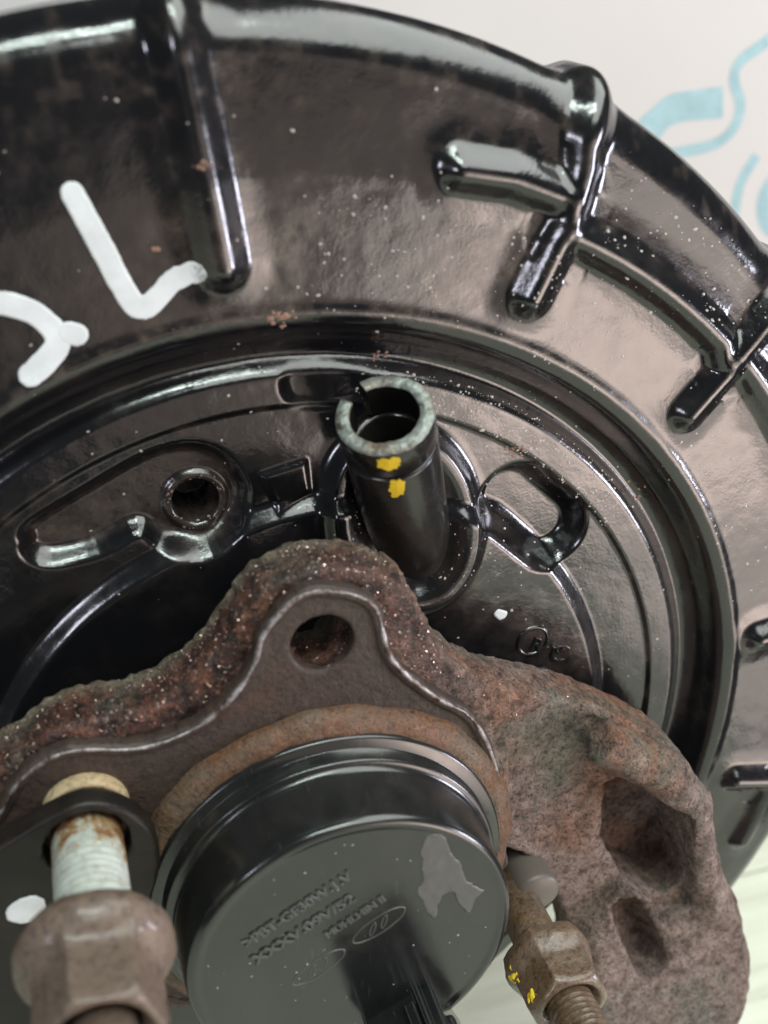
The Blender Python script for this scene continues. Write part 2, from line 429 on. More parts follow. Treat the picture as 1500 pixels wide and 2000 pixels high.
print_line([(219.4, 81.4), (214.2, 75.5), (212.7, 69.4), (215.7, 61.9), (224.4, 55.7)], 5.5)

# ------------------------------------------------------------------ the pressed backing plate
CX, CY, RE = -9.0, 4.0, 146.2
ANG = math.radians
def arc_pts(r, a0, a1, n=10):
    return [(r*math.cos(ANG(a0+(a1-a0)*i/n)), r*math.sin(ANG(a0+(a1-a0)*i/n))) for i in range(n+1)]
RIBS = [  # chain, half width, height
    ([(-15.0, 160), (-13.5, 149.6), (-8.4, 110.8)], 4.9, 4.6),
    ([(60, 152), (54.6, 132), (54.0, 122.6), (51.6, 113.6), (45.6, 100.9)], 4.6, 4.2),
    ([(31.6, 123.6), (41, 121.8), (52, 117.5)], 4.4, 4.0),
    (arc_pts(123.2, 65.2, 46.0)+[(87.6, 82.4), (80.6, 74.4)], 4.2, 4.0),
    ([(88.5, 84.5), (97, 94), (112, 112)], 4.4, 4.2),
    (arc_pts(124.0, 42.5, 26.0), 4.0, 3.6),
    ([(107.5, -24.8), (121, -27.8), (150, -34)], 4.0, 4.0),
    (arc_pts(121.5, -14.5, -22.0), 3.6, 3.6),
    ([(106.5, 16.7), (118, 18.4), (150, 23)], 4.2, 4.0),
    ([(-75, 100), (-66, 88)], 4.6, 4.2), ([(-103, 60), (-88, 52)], 4.6, 4.2), ([(-118, 10), (-104, 9)], 4.6, 4.2),
    ([(-100, -60), (-88, -52)], 4.6, 4.2), ([(-45, -118), (-40, -104)], 4.6, 4.2),
]
PAD = spline([(-44.7, 62.8), (-43.5, 65.7), (-31.3, 72.0), (-22.0, 76.1), (-14.8, 76.6), (-9.6, 73.4), (-7.0, 66.8), (-9.5, 60.3), (-15.4, 57.1),
              (-21.8, 59.6), (-26.0, 62.9), (-33.6, 60.0), (-41.3, 59.1), (-44.6, 60.7)], 4, True)
TUBE_A = Vector((-.26, .85, .43)).normalized()
EU = Vector((TUBE_A.x, TUBE_A.y)).normalized()
def collar_d(x, y):
    u = (x-23.6)*EU.x+(y-57.6)*EU.y; v = -(x-23.6)*EU.y+(y-57.6)*EU.x
    k = np.hypot(u/18.5, v/12.6); gr = np.hypot(u/18.5**2, v/12.6**2)+1e-6
    return k*(k-1)/gr
def rib_field(x, y):
    h = np.zeros(np.shape(x))
    for pts, w, hh in RIBS:
        d = chain_d(x, y, pts); w = w*.88
        e = .82*hh*(.80*sm(d, w+.9, w*.04)+.20*sm(d, w+5.0, w*.3))
        k = 1.6; q = np.clip(.5+.5*(h-e)/k, 0, 1); h = np.where((h < .02) | (e < .02), np.maximum(h, e), e*(1-q)+h*q+k*q*(1-q)*sm(np.minimum(h, e), 0, 1.2))
    return h
DARK = spline([(1.6, 87.5), (3.2, 89.6), (9.5, 89.4), (16.5, 87.2), (16.8, 84.6), (13.5, 82.8), (5.6, 83.2), (2.6, 84.6)], 4, True)
def plate_h(x, y):
    x = np.asarray(x, float); y = np.asarray(y, float)
    r = np.hypot(x, y); th = np.degrees(np.arctan2(y, x))
    z = -4.2*sm(r, 100.6, 91.5)-2.7*sm(r, 100.2, 95.2)*sm(r, 88.6, 92.8)
    z = z+.5*np.exp(-((r-101.8)/1.3)**2)*sm(r, 98, 101)          # turned-up lip of the step
    z = z-.6*sm(r, 83.9, 82.7)
    z = z-.05*np.maximum(0, r-124)**1.15
    tt = np.clip((th-50)/50, 0, 1); Rp = 69.5-9.0*tt
    Rp = np.where(th < -100, 60.5, Rp)
    z = z+2.4*sm(r, Rp+2.6, Rp-1.4)
    z = z-5.2*sm(seg_d(x, y, (47.6, 57.2), (55.4, 49.6)), 9.0, 4.4)
    z = z-3.4*sm(poly_d(x, y, PAD), 2.4, -1.4)
    rr = np.hypot(x+15.1, y-65.5)
    z = z+.9*sm(np.abs(rr-5.1), 1.25, .3)-10*sm(rr, 4.25, 3.7)
    z = z+.7*sm(poly_d(x, y, [(-2.9, 70.4), (5.0, 72.0), (5.6, 66.0), (-.4, 63.0)]), .9, -.7)
    z = z-.7*sm(poly_d(x, y, DARK), 1.6, -1.6)
    cdist = collar_d(x, y)
    z = z+3.4*np.exp(-(np.maximum(0, np.abs(cdist-.2)-.4)/np.where(cdist > 0, 2.0, 4.2))**2)
    uu = (x-24.2)*EU.x+(y-58.3)*EU.y; vv = -(x-24.2)*EU.y+(y-58.3)*EU.x
    z = z-16*sm(np.hypot(uu/12.6, vv/5.4), 1.0, .86)                       # the plate is open under the tube's bore
    z = z+rib_field(x, y)*sm(r, 98, 101)
    z = z+.10*fbm(x/17, y/17, 0*x, 2)+.025*fbm(x/3.1, y/3.1, 0*x+4, 2)
    return z

plate = empty('brake_backing_plate', (-9, -143, -6), 'glossy black stamped steel brake backing plate with raised ribs and white paint marks', 'brake plate')
def build_plate():
    th = np.concatenate([np.arange(-52, 152, .21), np.arange(152, 308, 1.5)]); th = np.radians(th)
    c, s = np.cos(th), np.sin(th)
    bq = c*CX+s*CY; Redge = bq+np.sqrt(bq*bq-(CX*CX+CY*CY-RE*RE))
    ro = 8.5
    Rflat = Redge-ro
    t = np.concatenate([np.linspace(0, 1, 265)])
    r0 = 26.0
    Rg = r0+(Rflat[None, :]-r0)*t[:, None]
    x = Rg*c; y = Rg*s; z = plate_h(x, y)
    rows = [np.stack([x, y, z], -1)]
    # rolled rim: quarter round then a short skirt
    pr = [(ro*math.sin(a), ro*(math.cos(a)-1), a) for a in np.linspace(0, math.pi/2, 22)[1:]]+[(ro, -ro-d, math.pi/2) for d in (1, 2.5, 5, 8)]
    xe = Rflat*c; ye = Rflat*s
    zb = plate_h(xe, ye)-rib_field(xe, ye)
    hr = rib_field(xe, ye)
    for dr, dz, a in pr:
        rr = Rflat+dr+hr*math.sin(a); zz = zb+dz+hr*math.cos(a)
        rows.append(np.stack([rr*c, rr*s, zz], -1)[None])
    V = np.concatenate(rows, 0); nr, na = V.shape[:2]
    i = np.arange(nr-1)[:, None]; j = np.arange(na)[None, :]; j2 = (j+1) % na
    F = np.stack([i*na+j, (i+1)*na+j, (i+1)*na+j2, i*na+j2], -1).reshape(-1, 4)
    P = V.reshape(-1, 3)
    cut = [(30, -91), (38.4, -82.0), (51, -71.5), (70, -52), (90, -58), (106, -84), (140, -150), (0, -175)]
    ins = poly_d(P[:, 0], P[:, 1], cut) < 0
    F = F[~ins[F].all(1)]
    used = np.zeros(len(P), bool); used[F.ravel()] = True
    for k in np.nonzero(ins & used)[0]:
        best = None
        for a, b in zip(cut, cut[1:]+cut[:1]):
            ax, ay = a; dx, dy = b[0]-ax, b[1]-ay
            tt = min(1, max(0, ((P[k, 0]-ax)*dx+(P[k, 1]-ay)*dy)/(dx*dx+dy*dy)))
            qx, qy = ax+tt*dx, ay+tt*dy; d = math.hypot(qx-P[k, 0], qy-P[k, 1])
            if best is None or d < best[0]: best = (d, qx, qy)
        P[k, 0], P[k, 1] = best[1], best[2]
    mp = np.cumsum(used)-1
    o = mesh_obj('pressed_sheet', P[used], mp[F], M['plate'], plate)
    q = P[used]; x, y = q[:, 0], q[:, 1]; r = np.hypot(x, y); th_ = np.degrees(np.arctan2(y, x))
    nz = .5+.5*fbm(x/9, y/9, 0*x+2, 3); nf = .5+.5*fbm(x/2.5, y/2.5, 0*x+7, 3)
    dd = .75*sm(poly_d(x, y, PAD), .5, -1.0)*(.6+.4*nz)
    dd += .75*sm(r, 100, 103)*sm(r, 128, 112)*sm(th_, 56, 72)*sm(th_, 112, 96)*sm(nz, .3, .7)
    dd += .8*np.exp(-((r-102.2)/1.1)**2)*sm(nf, .45, .8)*sm(th_, 30, 60)
    dd += .5*np.exp(-((r-83.2)/.9)**2)*sm(nf, .4, .8)
    dd += .35*sm(r, 72, 66)*sm(th_, 60, 45)*(.5+.5*nz)
    rf = rib_field(x, y); dd += .55*sm(rf, .05, .5)*sm(rf, 1.6, .6)*sm(nf, .4, .8)*sm(r, 99, 102)
    dd += .5*sm(r, 128, 140)*sm(nf, .5, .9)
    at = o.data.attributes.new('dirt', 'FLOAT', 'POINT'); at.data.foreach_set('value', np.clip(dd, 0, 1).astype(np.float32))
    sd = o.modifiers.new('thickness', 'SOLIDIFY'); sd.thickness = 1.4*SC; sd.offset = -1; sd.use_rim = True; sd.use_rim_only = True
    return o
build_plate()

def stroke(pts, w, name='paint_mark', m='white', t=.16, res=.24, parent=plate, wob=.10):
    P = spline(pts, 6); xs = [p[0] for p in P]; ys = [p[1] for p in P]
    gx = np.linspace(min(xs), max(xs), 12); gy = np.linspace(min(ys), max(ys), 12)
    hs = plate_h(*np.meshgrid(gx, gy))
    def fn(X, Y, Z):
        d = chain_d(X[:, :, 0], Y[:, :, 0], P)+wob*fbm(X[:, :, 0]/2.2, Y[:, :, 0]/2.2, 0*X[:, :, 0], 2)-w/2
        h = plate_h(X[:, :, 0], Y[:, :, 0])
        q1 = d[:, :, None]; q2 = np.abs(Z-h[:, :, None])-t
        return np.maximum(q1, q2)+0*Z if True else q1
    return sdf_mesh(name, fn, (min(xs)-w, min(ys)-w, hs.min()-1.2), (max(xs)+w, max(ys)+w, hs.max()+1.2), res, M[m], parent)
stroke([(-30.2, 123.3), (-26.8, 114.8), (-23.9, 107.2), (-22.2, 105.0), (-20.3, 105.4), (-17.2, 108.3), (-15.6, 109.4)], 3.8)
stroke([(-15.6, 109.0), (-13.6, 110.2), (-12.9, 109.9)], 3.4)
stroke([(-52, 104), (-47, 107.2), (-43.2, 107.6), (-39.0, 106.0), (-36.0, 103.0), (-35.4, 100.4), (-37.2, 98.0), (-40.2, 95.6)], 4.0)
stroke([(-33.4, 101.9), (-32.4, 101.5)], 3.9)
stroke([(44.2, 32.8), (44.8, 32.2)], 2.2, wob=.3)
def ring_mark(cx, cy, r, w, parent, zf, m, name, e=1.0, rot=0.0, a0=0, a1=360):
    n = 40; vs = []; fs = []
    for i in range(n+1):
        a = ANG(a0+(a1-a0)*i/n)
        for k in range(5):
            b = math.pi*k/4; q = math.cos(b)*w; h = math.sin(b)*w*.8
            u = (r+q)*math.cos(a); v = (r*e+q)*math.sin(a)
            x = cx+u*math.cos(rot)-v*math.sin(rot); y = cy+u*math.sin(rot)+v*math.cos(rot)
            vs.append((x, y, zf(x, y)+h))
    for i in range(n):
        for k in range(4): fs.append((i*5+k, i*5+k+1, (i+1)*5+k+1, (i+1)*5+k))
    return mesh_obj(name, vs, fs, m, parent)
zfp = lambda x, y: float(plate_h(np.array([x]), np.array([y]))[0])
def text_obj(s, pos, rot, size, ext, m, parent, name='letter_row', zf=None, shear=0, sx=1.0):
    cu = bpy.data.curves.new('t', 'FONT'); cu.body = s; cu.size = size; cu.extrude = ext; cu.bevel_depth = ext*.5; cu.shear = shear
    cu.align_x = 'LEFT'
    to = bpy.data.objects.new('t', cu); coll.objects.link(to)
    dg = bpy.context.evaluated_depsgraph_get(); me = to.evaluated_get(dg).to_mesh()
    vs = [(v.co.x*sx, v.co.y, v.co.z) for v in me.vertices]; fs = [tuple(p.vertices) for p in me.polygons]
    to.to_mesh_clear(); bpy.data.objects.remove(to); bpy.data.curves.remove(cu)
    c, q = math.cos(rot), math.sin(rot)
    vv = [(pos[0]+x*c-y*q, pos[1]+x*q+y*c, pos[2]+z) for x, y, z in vs]
    return mesh_obj(name, vv, fs, m, parent, False)
ring_mark(52.4, 24.3, 3.4, .42, plate, zfp, M['plate'], 'stamped_mark')
text_obj('R', (51.6, 22.6, zfp(52.4, 24.3)), ANG(-25), 4.2, .22, M['plate'], plate, 'stamped_mark')
text_obj('C', (56.0, 19.0, zfp(58, 21)), ANG(-25), 6.0, .22, M['plate'], plate, 'stamped_mark')
text_obj('L', (58.2, 19.6, zfp(58, 21)), ANG(35), 4.4, .22, M['plate'], plate, 'stamped_mark')
for a, b in (((55.2, 16.4), (56.2, 15.8)), ((54.2, 13.4), (55.6, 12.2)), ((57.2, 14.2), (58.0, 13.0))):
    stroke([a, b], 1.1, 'stamped_mark', 'plate', .45, .2, wob=0)

# small grit and dried splashes scattered over the paint: nobody could count them
def grit(name, pts, sizes, m, parent, zf):
    base = [(1, 0, 0), (0, 1, 0), (-1, 0, 0), (0, -1, 0), (0, 0, .7), (.7, .7, .35), (-.7, .7, .35), (-.7, -.7, .35), (.7, -.7, .35)]
    fb = [(0, 5, 4), (5, 1, 4), (1, 6, 4), (6, 2, 4), (2, 7, 4), (7, 3, 4), (3, 8, 4), (8, 0, 4)]
    vs = []; fs = []
    z = zf(np.array([p[0] for p in pts]), np.array([p[1] for p in pts]))
    for (x, y), s, h in zip(pts, sizes, z):
        k = len(vs); a = random.random()*6.3; e = random.uniform(.6, 1.5); c, q = math.cos(a), math.sin(a)
        for bx, by, bz in base:
            bx *= e*random.uniform(.75, 1.25)
            vs.append((x+s*(bx*c-by*q), y+s*(bx*q+by*c), h-.04+s*bz))
        fs += [tuple(k+i for i in f) for f in fb]
    o = mesh_obj(name, vs, fs, m, parent); o['kind'] = 'stuff'; return o
random.seed(3)
pts = []; szs = []
def spray(n, r0, r1, a0, a1, s0, s1):
    for i in range(n):
        r = random.uniform(r0, r1); a = ANG(random.uniform(a0, a1))
        pts.append((r*math.cos(a), r*math.sin(a))); szs.append(s0+(s1-s0)*random.random()**4)
spray(520, 45, 140, 5, 125, .07, .38)
spray(620, 83, 90.5, 35, 80, .08, .36)
spray(520, 101, 122, 50, 88, .06, .30)
spray(200, 122, 138, 38, 62, .08, .42)
spray(260, 52, 84, 46, 80, .07, .32)
spray(120, 101, 118, 15, 42, .08, .36)
grit('dust', pts, szs, M['dust'], plate, plate_h)
pts = []; szs = []
def clump(x, y, n, sp, s0, s1):
    for i in range(n): pts.append((x+random.gauss(0, sp), y+random.gauss(0, sp*.6))); szs.append(random.uniform(s0, s1))
clump(.8, 101.5, 26, 1.3, .15, .5); clump(19.8, 90.0, 12, .8, .15, .45); clump(-18.6, 114.0, 7, .35, .2, .45); clump(-10.5, 127, 9, .6, .15, .5)
clump(46.5, 68.5, 24, 1.8, .12, .4); clump(75, 55, 4, 1.5, .2, .5)
for i in range(26):
    a = random.random()*6.28; r = random.uniform(4.4, 5.8); pts.append((-15.1+r*math.cos(a), 65.5+r*math.sin(a))); szs.append(random.uniform(.10, .30))
grit('rust_crumbs', pts, szs, M['brown_grit'], plate, plate_h)

# ------------------------------------------------------------------ guide tube welded obliquely in the plate
TB = Vector((24.2, 58.3, -4.0)); TL = 24.2
tube = lathe('guide_tube', [(5.6, -18), (5.6, TL), (8.2, TL), (8.4, TL-.6), (8.4, -18)], M['black_tube'], plate, TB, TUBE_A, 96)
M['bore'] = flat('shaded_dirty_bore', (.008, .007, .006), .9, .05)  # dirty bore painted near-black, with the tube's inner shade put in
# sleeve pressed on the end, slit on its upper left side
ev = Vector((-.27, .40, .876)); ev = (ev-TUBE_A*ev.dot(TUBE_A)).normalized()
ew = TUBE_A.cross(ev); lf = ew if ew.x < 0 else -ew
CUP = lf*.62-ev*.78
def sleeve_fn(a, r, h):
    wob = .12*math.sin(3*a+1)+.09*math.sin(11*a)+.06*math.sin(23*a+2)
    return r+(.05*math.sin(7*a)), h+(wob if h > 5 else 0)
sleeve = lathe('end_sleeve', [(6.0, 0.9), (6.0, 7.8), (6.2, 8.1), (8.2, 8.15), (8.5, 7.6), (8.55, 1.4), (8.0, .9), (6.0, .9)], M['galv'], tube,
               TB+TUBE_A*TL, TUBE_A, 96, ANG(16), ANG(344), CUP, sleeve_fn)
M['sleeve_side'] = M['black_steel']
sleeve.data.materials.append(M['black_tube']); sleeve.data.materials.append(M['bore']); tube.data.materials.append(M['bore'])
for p in tube.data.polygons:
    vh = [Vector((v[0]/SC, v[2]/SC, -v[1]/SC))-TB for v in (tube.data.vertices[i].co for i in p.vertices)]
    if max((v-TUBE_A*v.dot(TUBE_A)).length for v in vh) < 6: p.material_index = 1
for p in sleeve.data.polygons:
    vh = [( Vector((v[0]/SC, v[2]/SC, -v[1]/SC))-(TB+TUBE_A*TL) ) for v in (sleeve.data.vertices[i].co for i in p.vertices)]
    hm = sum(v.dot(TUBE_A) for v in vh)/len(vh)
    rm = sum((v-TUBE_A*v.dot(TUBE_A)).length for v in vh)/len(vh)
    if hm < 7.4: p.material_index = 2 if rm < 6.5 else 1
ev = Vector((-.27, .40, .876)); ev = (ev-TUBE_A*ev.dot(TUBE_A)).normalized()      # side of the tube that faces up and out
ew = TUBE_A.cross(ev)
def tube_patch(a0, h0, w, hgt, seed, rad):
    rs = random.Random(seed); n = 26; bnd = []
    for i in range(n):
        a = 2*math.pi*i/n; k = rs.uniform(.72, 1.12)
        cx = max(-1, min(1, 1.1*math.cos(a)))*k; cy = max(-1, min(1, 1.1*math.sin(a)))*k
        bnd.append((a0+cx*w/2/rad, h0+cy*hgt/2))
    bnd = [(a0, h0)]+bnd
    vs = [tuple(TB+TUBE_A*h+(ev*math.cos(a)+ew*math.sin(a))*(rad+.08)) for a, h in bnd]
    back = [tuple(TB+TUBE_A*h+(ev*math.cos(a)+ew*math.sin(a))*(rad-.15)) for a, h in bnd]
    k = len(bnd)
    fs = [(0, i, i % n+1) for i in range(1, n+1)]+[(i, k+i, k+i % n+1, i % n+1) for i in range(1, n+1)]
    o = mesh_obj('paint_mark', vs+back, fs, M['yellow'], tube, False); o['label'] = 'yellow paint dab on the tube'
    return o

# ------------------------------------------------------------------ rusty hub carrier
OUT = [(-54, 36.1), (-48.5, 39.3), (-42.1, 42.2), (-33.4, 42.5), (-27.1, 43.9), (-20.5, 48.5), (-14.6, 54.8), (-9.8, 61.2), (-2.5, 64.6), (6.7, 64.0),
       (14.1, 59.2), (20, 50.6), (25.1, 40.6), (37, 31.1), (59, 18.8)]
LUG = spline([(-75, 22), (-66, 31)]+OUT[:12], 4)+[(22, 44), (25, 30), (38, 12), (40, -5), (30, -22), (0, -38), (-30, -32), (-60, -20)]
LIP = spline([(-64, 20), (-58, 26.5), (-55.1, 30.2), (-51.8, 35.3), (-45.6, 39.2), (-39.8, 39.4), (-33.3, 37.8), (-27.3, 38.0), (-20.2, 40.7), (-14.7, 45.9), (-11.8, 50.6), (-9.8, 56.3),
              (-3.5, 62.4), (3.5, 62.2), (10.5, 57.5), (13.3, 46.4), (21, 37), (29.2, 29.4), (34.5, 15.9), (35.4, 2.9)], 4)+[(38, -10), (25, -28), (0, -36), (-30, -28), (-58, -10)]
ARM = spline([(14, 59.0), (20, 50.6), (25.1, 40.6), (37, 31.1), (59, 18.8), (77.2, 5.2), (85.7, -6.8), (89.8, -16.8), (92.2, -31.6), (96, -44), (100, -60), (98, -84), (78, -86),
              (64, -68), (58, -44), (50, -24), (42, -14), (36, -12), (20, -20), (0, 0), (0, 40)], 4, True)
BLOCK = spline([(96.8, -40), (102.8, -54), (106.5, -72), (102, -88), (86, -96), (70, -88), (63, -66), (60.5, -47), (66, -38), (76, -44), (86, -42)], 4, True)
POCK = [(62.5, -1.0), (65, -.5), (78.2, -7.2), (80.2, -9.5), (85.4, -32), (84.6, -37.0), (81.0, -39.0), (69, -29.5), (63, -17)]
def rext(d2, z, z0, z1, r):
    q1 = d2+r; q2 = np.abs(z-(z0+z1)/2)-(z1-z0)/2+r
    return np.minimum(np.maximum(q1, q2), 0)+np.hypot(np.maximum(q1, 0), np.maximum(q2, 0))-r
def smin(a, b, k):
    h = np.clip(.5+.5*(b-a)/k, 0, 1); return b*(1-h)+a*h-k*h*(1-h)
def smax(a, b, k): return -smin(-a, -b, k)
def carrier(X, Y, Z):
    x = X[:, :, 0]; y = Y[:, :, 0]
    e = lambda q: q[:, :, None]
    f1 = e(fbm(x/6, y/6, 0*x, 2))*.7
    d = rext(e(poly_d(x, y, LUG))+f1*.6, Z, 10.5, 21.6, 1.4)
    d = np.minimum(d, rext(e(poly_d(x, y, LIP))+1.0, Z, 12, 23.0, .5))
    # pocket round the bush inside the lip
    arm_top = 20.5-3.8*sm(x, 26, 52)
    da = rext(e(poly_d(x, y, ARM))+f1*.25, Z-e(arm_top-20.5), 8.5, 20.5, 1.6)
    d = smin(d, da, .8)
    rg = None
    for a, b, z0, z1, r0, r1 in (((57, 15.0), (74.0, 2.0), 20.6, 20.8, 4.5, 4.8), ((74.0, 2), (81.6, -9), 20.8, 19.0, 4.8, 4.6), ((81.6, -9), (88.2, -30), 19.0, 17.5, 4.6, 4.2), ((88.2, -30), (93.5, -45), 17.5, 17, 4.4, 5.2)):
        dx, dy = b[0]-a[0], b[1]-a[1]
        t = np.clip(((x-a[0])*dx+(y-a[1])*dy)/(dx*dx+dy*dy), 0, 1)
        dd = np.sqrt(e((x-a[0]-t*dx)**2+(y-a[1]-t*dy)**2)+((Z-e(z0+(z1-z0)*t))*.8)**2)-e(r0+(r1-r0)*t)
        if rg is None: dd = smax(dd, e(-((x-a[0])*dx+(y-a[1])*dy)/math.hypot(dx, dy))-1.0, .8)
        rg = dd if rg is None else smin(rg, dd, 1.5)
    d = smin(d, rg, .7)
    db = rext(e(poly_d(x, y, BLOCK))+f1*.4, Z+e(.10*(y+60)), 6, 22.5, 3.2)
    d = smin(d, db, 2.2)
    # rib from the block up to the middle of the arm
    dd = np.sqrt(e(seg_d(x, y, (62, -44), (74, -31)))**2+((Z-17)*.8)**2)-4.6
    d = smin(d, dd, 2.0)
    d = smax(d, -rext(e(poly_d(x, y, POCK)), Z, 3.0, 40, .6), .5)
    d = np.minimum(d, rext(e(poly_d(x, y, POCK))-1.0, Z, 2.6, 5.0, .5))
    dd = np.sqrt(e(seg_d(x, y, (70.0, -37), (77.5, -56)))**2+((Z-19.5)*.5)**2)-4.2
    d = smax(d, -dd, 1.5)
    # notch at the start of the ridge
    dd = np.sqrt(e(seg_d(x, y, (52.5, 15), (55, 9)))**2+((Z-19)*.8)**2)-2.2
    d = smax(d, -dd, 1.0)
    # bolt hole and bearing bore
    d = smax(d, -(np.maximum(e(np.hypot(x-.6, y-51.3))-5.5, -5-Z)), .4)
    d = np.maximum(d, -(e(np.hypot(x+42, y-24))-6.3))
    d = np.maximum(d, -(e(np.hypot(x, y))-33.0))
    near = np.abs(d) < 2.2
    n = np.zeros_like(d)
    smooth = (poly_d(x, y, LIP) < -.6)[:, :, None] & (Z > 23.0)
    X3, Y3, Z3 = X[near], Y[near], Z[near]
    n[near] = .50*fbm(X3/2.2, Y3/2.2, Z3/2.2, 3)+.22*noise3(X3/7+3, Y3/7, Z3/7)+.75*np.maximum(0, noise3(X3/1.25, Y3/1.25, Z3/1.25)-.1)-.35*np.maximum(0, noise3(X3/1.7+9, Y3/1.7, Z3/1.7)-.25)
    return d+np.where(smooth, n*.06, n)*e(np.where(x > 40, .42, .8))
hub = empty('hub_carrier', (10, 20, 8), 'rusty cast iron hub carrier with a bolt hole lug and pocketed arm', 'hub carrier')
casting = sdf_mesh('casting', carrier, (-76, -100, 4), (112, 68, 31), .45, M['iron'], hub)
def flakes():
    me = casting.data; n = len(me.vertices)
    co = np.empty(n*3, np.float32); me.vertices.foreach_get('co', co); co = co.reshape(-1, 3)
    no = np.empty(n*3, np.float32); me.vertices.foreach_get('normal', no); no = no.reshape(-1, 3)
    x, y, z = co[:, 0]/SC, co[:, 2]/SC, -co[:, 1]/SC
    N = np.stack([no[:, 0], no[:, 2], -no[:, 1]], 1)
    ok = np.nonzero((y > 22) & (x < 60) & (z > 12) & (N[:, 2]+N[:, 1] > .1) & (np.hypot(x, y) > 38))[0]
    pw = np.where(x[ok] < 22, 1.0, .25); pick = rng.choice(ok, 3200, replace=False, p=pw/pw.sum())
    vs = []; fs = []
    for k in pick:
        c = np.array([x[k], y[k], z[k]]); nn = N[k]+rng.normal(0, .35, 3); nn /= np.linalg.norm(nn)
        t = np.cross(nn, [.3, .5, .8]); t /= np.linalg.norm(t); b = np.cross(nn, t); s_ = .10+.30*rng.rand()**3
        q = len(vs)
        for a in range(5):
            an = a*1.257+rng.rand()*.5; vs.append(tuple(c+s_*(t*math.cos(an)+b*math.sin(an))-nn*.05))
        vs.append(tuple(c+nn*s_*.55))
        fs += [(q+a, q+(a+1) % 5, q+5) for a in range(5)]
    o = mesh_obj('sparkle_flakes', vs, fs, M['flake'], hub, False); o['kind'] = 'stuff'
M['flake'] = flat('sparkle_flake_metal', (.34, .24, .20), .22, .9); M['flake'].node_tree.nodes['Principled BSDF'].inputs['Metallic'].default_value = .55  # pale metallic facets added to give the casting its wet sparkle
flakes()
def face_fn(X, Y, Z):
    x = X[:, :, 0]; y = Y[:, :, 0]; e = lambda q: q[:, :, None]
    d = rext(e(poly_d(x, y, LIP)+.22*fbm(x/2.5, y/2.5, 0*x, 3)), Z, 21.0, 24.3, .9)
    # the face is dished a little behind its raised lip
    d = smax(d, -rext(e(poly_d(x, y, LIP)+2.0), Z, 23.7, 40, .5), .6)
    d = smax(d, -(e(np.hypot(x-.6, y-51.3))-5.5), .5)
    d = np.maximum(d, -(e(np.hypot(x+42, y-24))-6.3))
    d = np.maximum(d, -(e(np.hypot(x, y))-33.0))
    return d+.035*fbm(X/1.8, Y/1.8, Z/1.8, 2)
LIPV = LIP[:len(LIP)-5]
def edge_fn(X, Y, Z):
    x = X[:, :, 0]; y = Y[:, :, 0]
    dl = chain_d(x, y, LIPV)[:, :, None]; dp = poly_d(x, y, LIP)[:, :, None]
    w = .10+.30*np.clip(.6+fbm(x/6, y/6, 0*x+3, 2), 0, 1)[:, :, None]
    return np.sqrt((dp+.75)**2+(Z-24.25)**2)-w-.18
sdf_mesh('worn_highlight_edge', edge_fn, (-62, 0, 23.3), (40, 65, 25.2), .25, M['worn'], hub)  # added bead: its bright colour carries the lip highlight along with wear
sdf_mesh('machined_face', face_fn, (-66, -38, 20), (40, 65, 26), .35, M['machined'], hub)
lathe('seat_ring', [(33.0, 20), (33.0, 27.0), (33.6, 27.2), (35.6, 26.7), (37.0, 25.6), (37.6, 24.4), (37.8, 22)], M['ring'], hub, n=200,
      fn=lambda a, r, h: (r+.25*math.sin(9*a)+.15*math.sin(23*a+1), h+.18*math.sin(14*a)+.12*math.sin(31*a)+random.uniform(-.12, .12)))
lathe('bearing_body', [(26, -6), (33.2, -5), (33.2, 10.4), (32.9, 24)], M['machined'], hub, n=96)

# ------------------------------------------------------------------ bearing cap with speed sensor connector
cap = empty('sensor_cap', (0, 0, 24), 'round black bearing cap with moulded lettering and a sensor connector', 'bearing cap')
lathe('cap_body', [(32.9, 22), (33.8, 24.5), (33.9, 26.2), (33.85, 27.5), (33.75, 27.85), (33.4, 28.05), (31.6, 28.1), (31.5, 28.2), (31.45, 31.0), (31.35, 31.3), (31.0, 31.45), (30.2, 31.5),
                   (30.0, 33), (29.8, 36), (29.6, 40), (29.5, 42.8), (29.4, 43.4), (29.1, 43.95), (28.6, 44.2), (28.0, 44.25), (27.5, 44.15), (27.0, 44.02), (26.4, 44.0), (22, 44.0), (10, 44), (.01, 44)],
      M['black'], cap, n=256)
TA = ANG(29.2)
text_obj('>PBT-GF30W.1.V', (-18.9, 7.0, 44.0), TA, 2.9, .26, M['letters'], cap)
text_obj('XXXV.09V/52', (-17.4, 2.6, 44.0), ANG(28.2), 3.0, .26, M['letters'], cap, sx=1.15)
text_obj('MUHLHIN II', (-4.9, 4.6, 44.0), TA, 2.2, .24, M['letters'], cap, sx=1.05)
zc = lambda x, y: 44.0
for (x, y) in ((-6.6, -2.2), (4.4, 4.6)):
    o = ring_mark(x, y, 5.4, .17, cap, zc, M['letters'], 'logo_oval', .36, ANG(30))
    for dx in (-1.3, 1.1):
        c, s = math.cos(ANG(30)), math.sin(ANG(30))
        p = (x+dx*c, y+dx*s)
        mesh = ring_mark(p[0], p[1], 1.5, .15, o, zc, M['letters'], 'logo_stroke', .25, ANG(75))
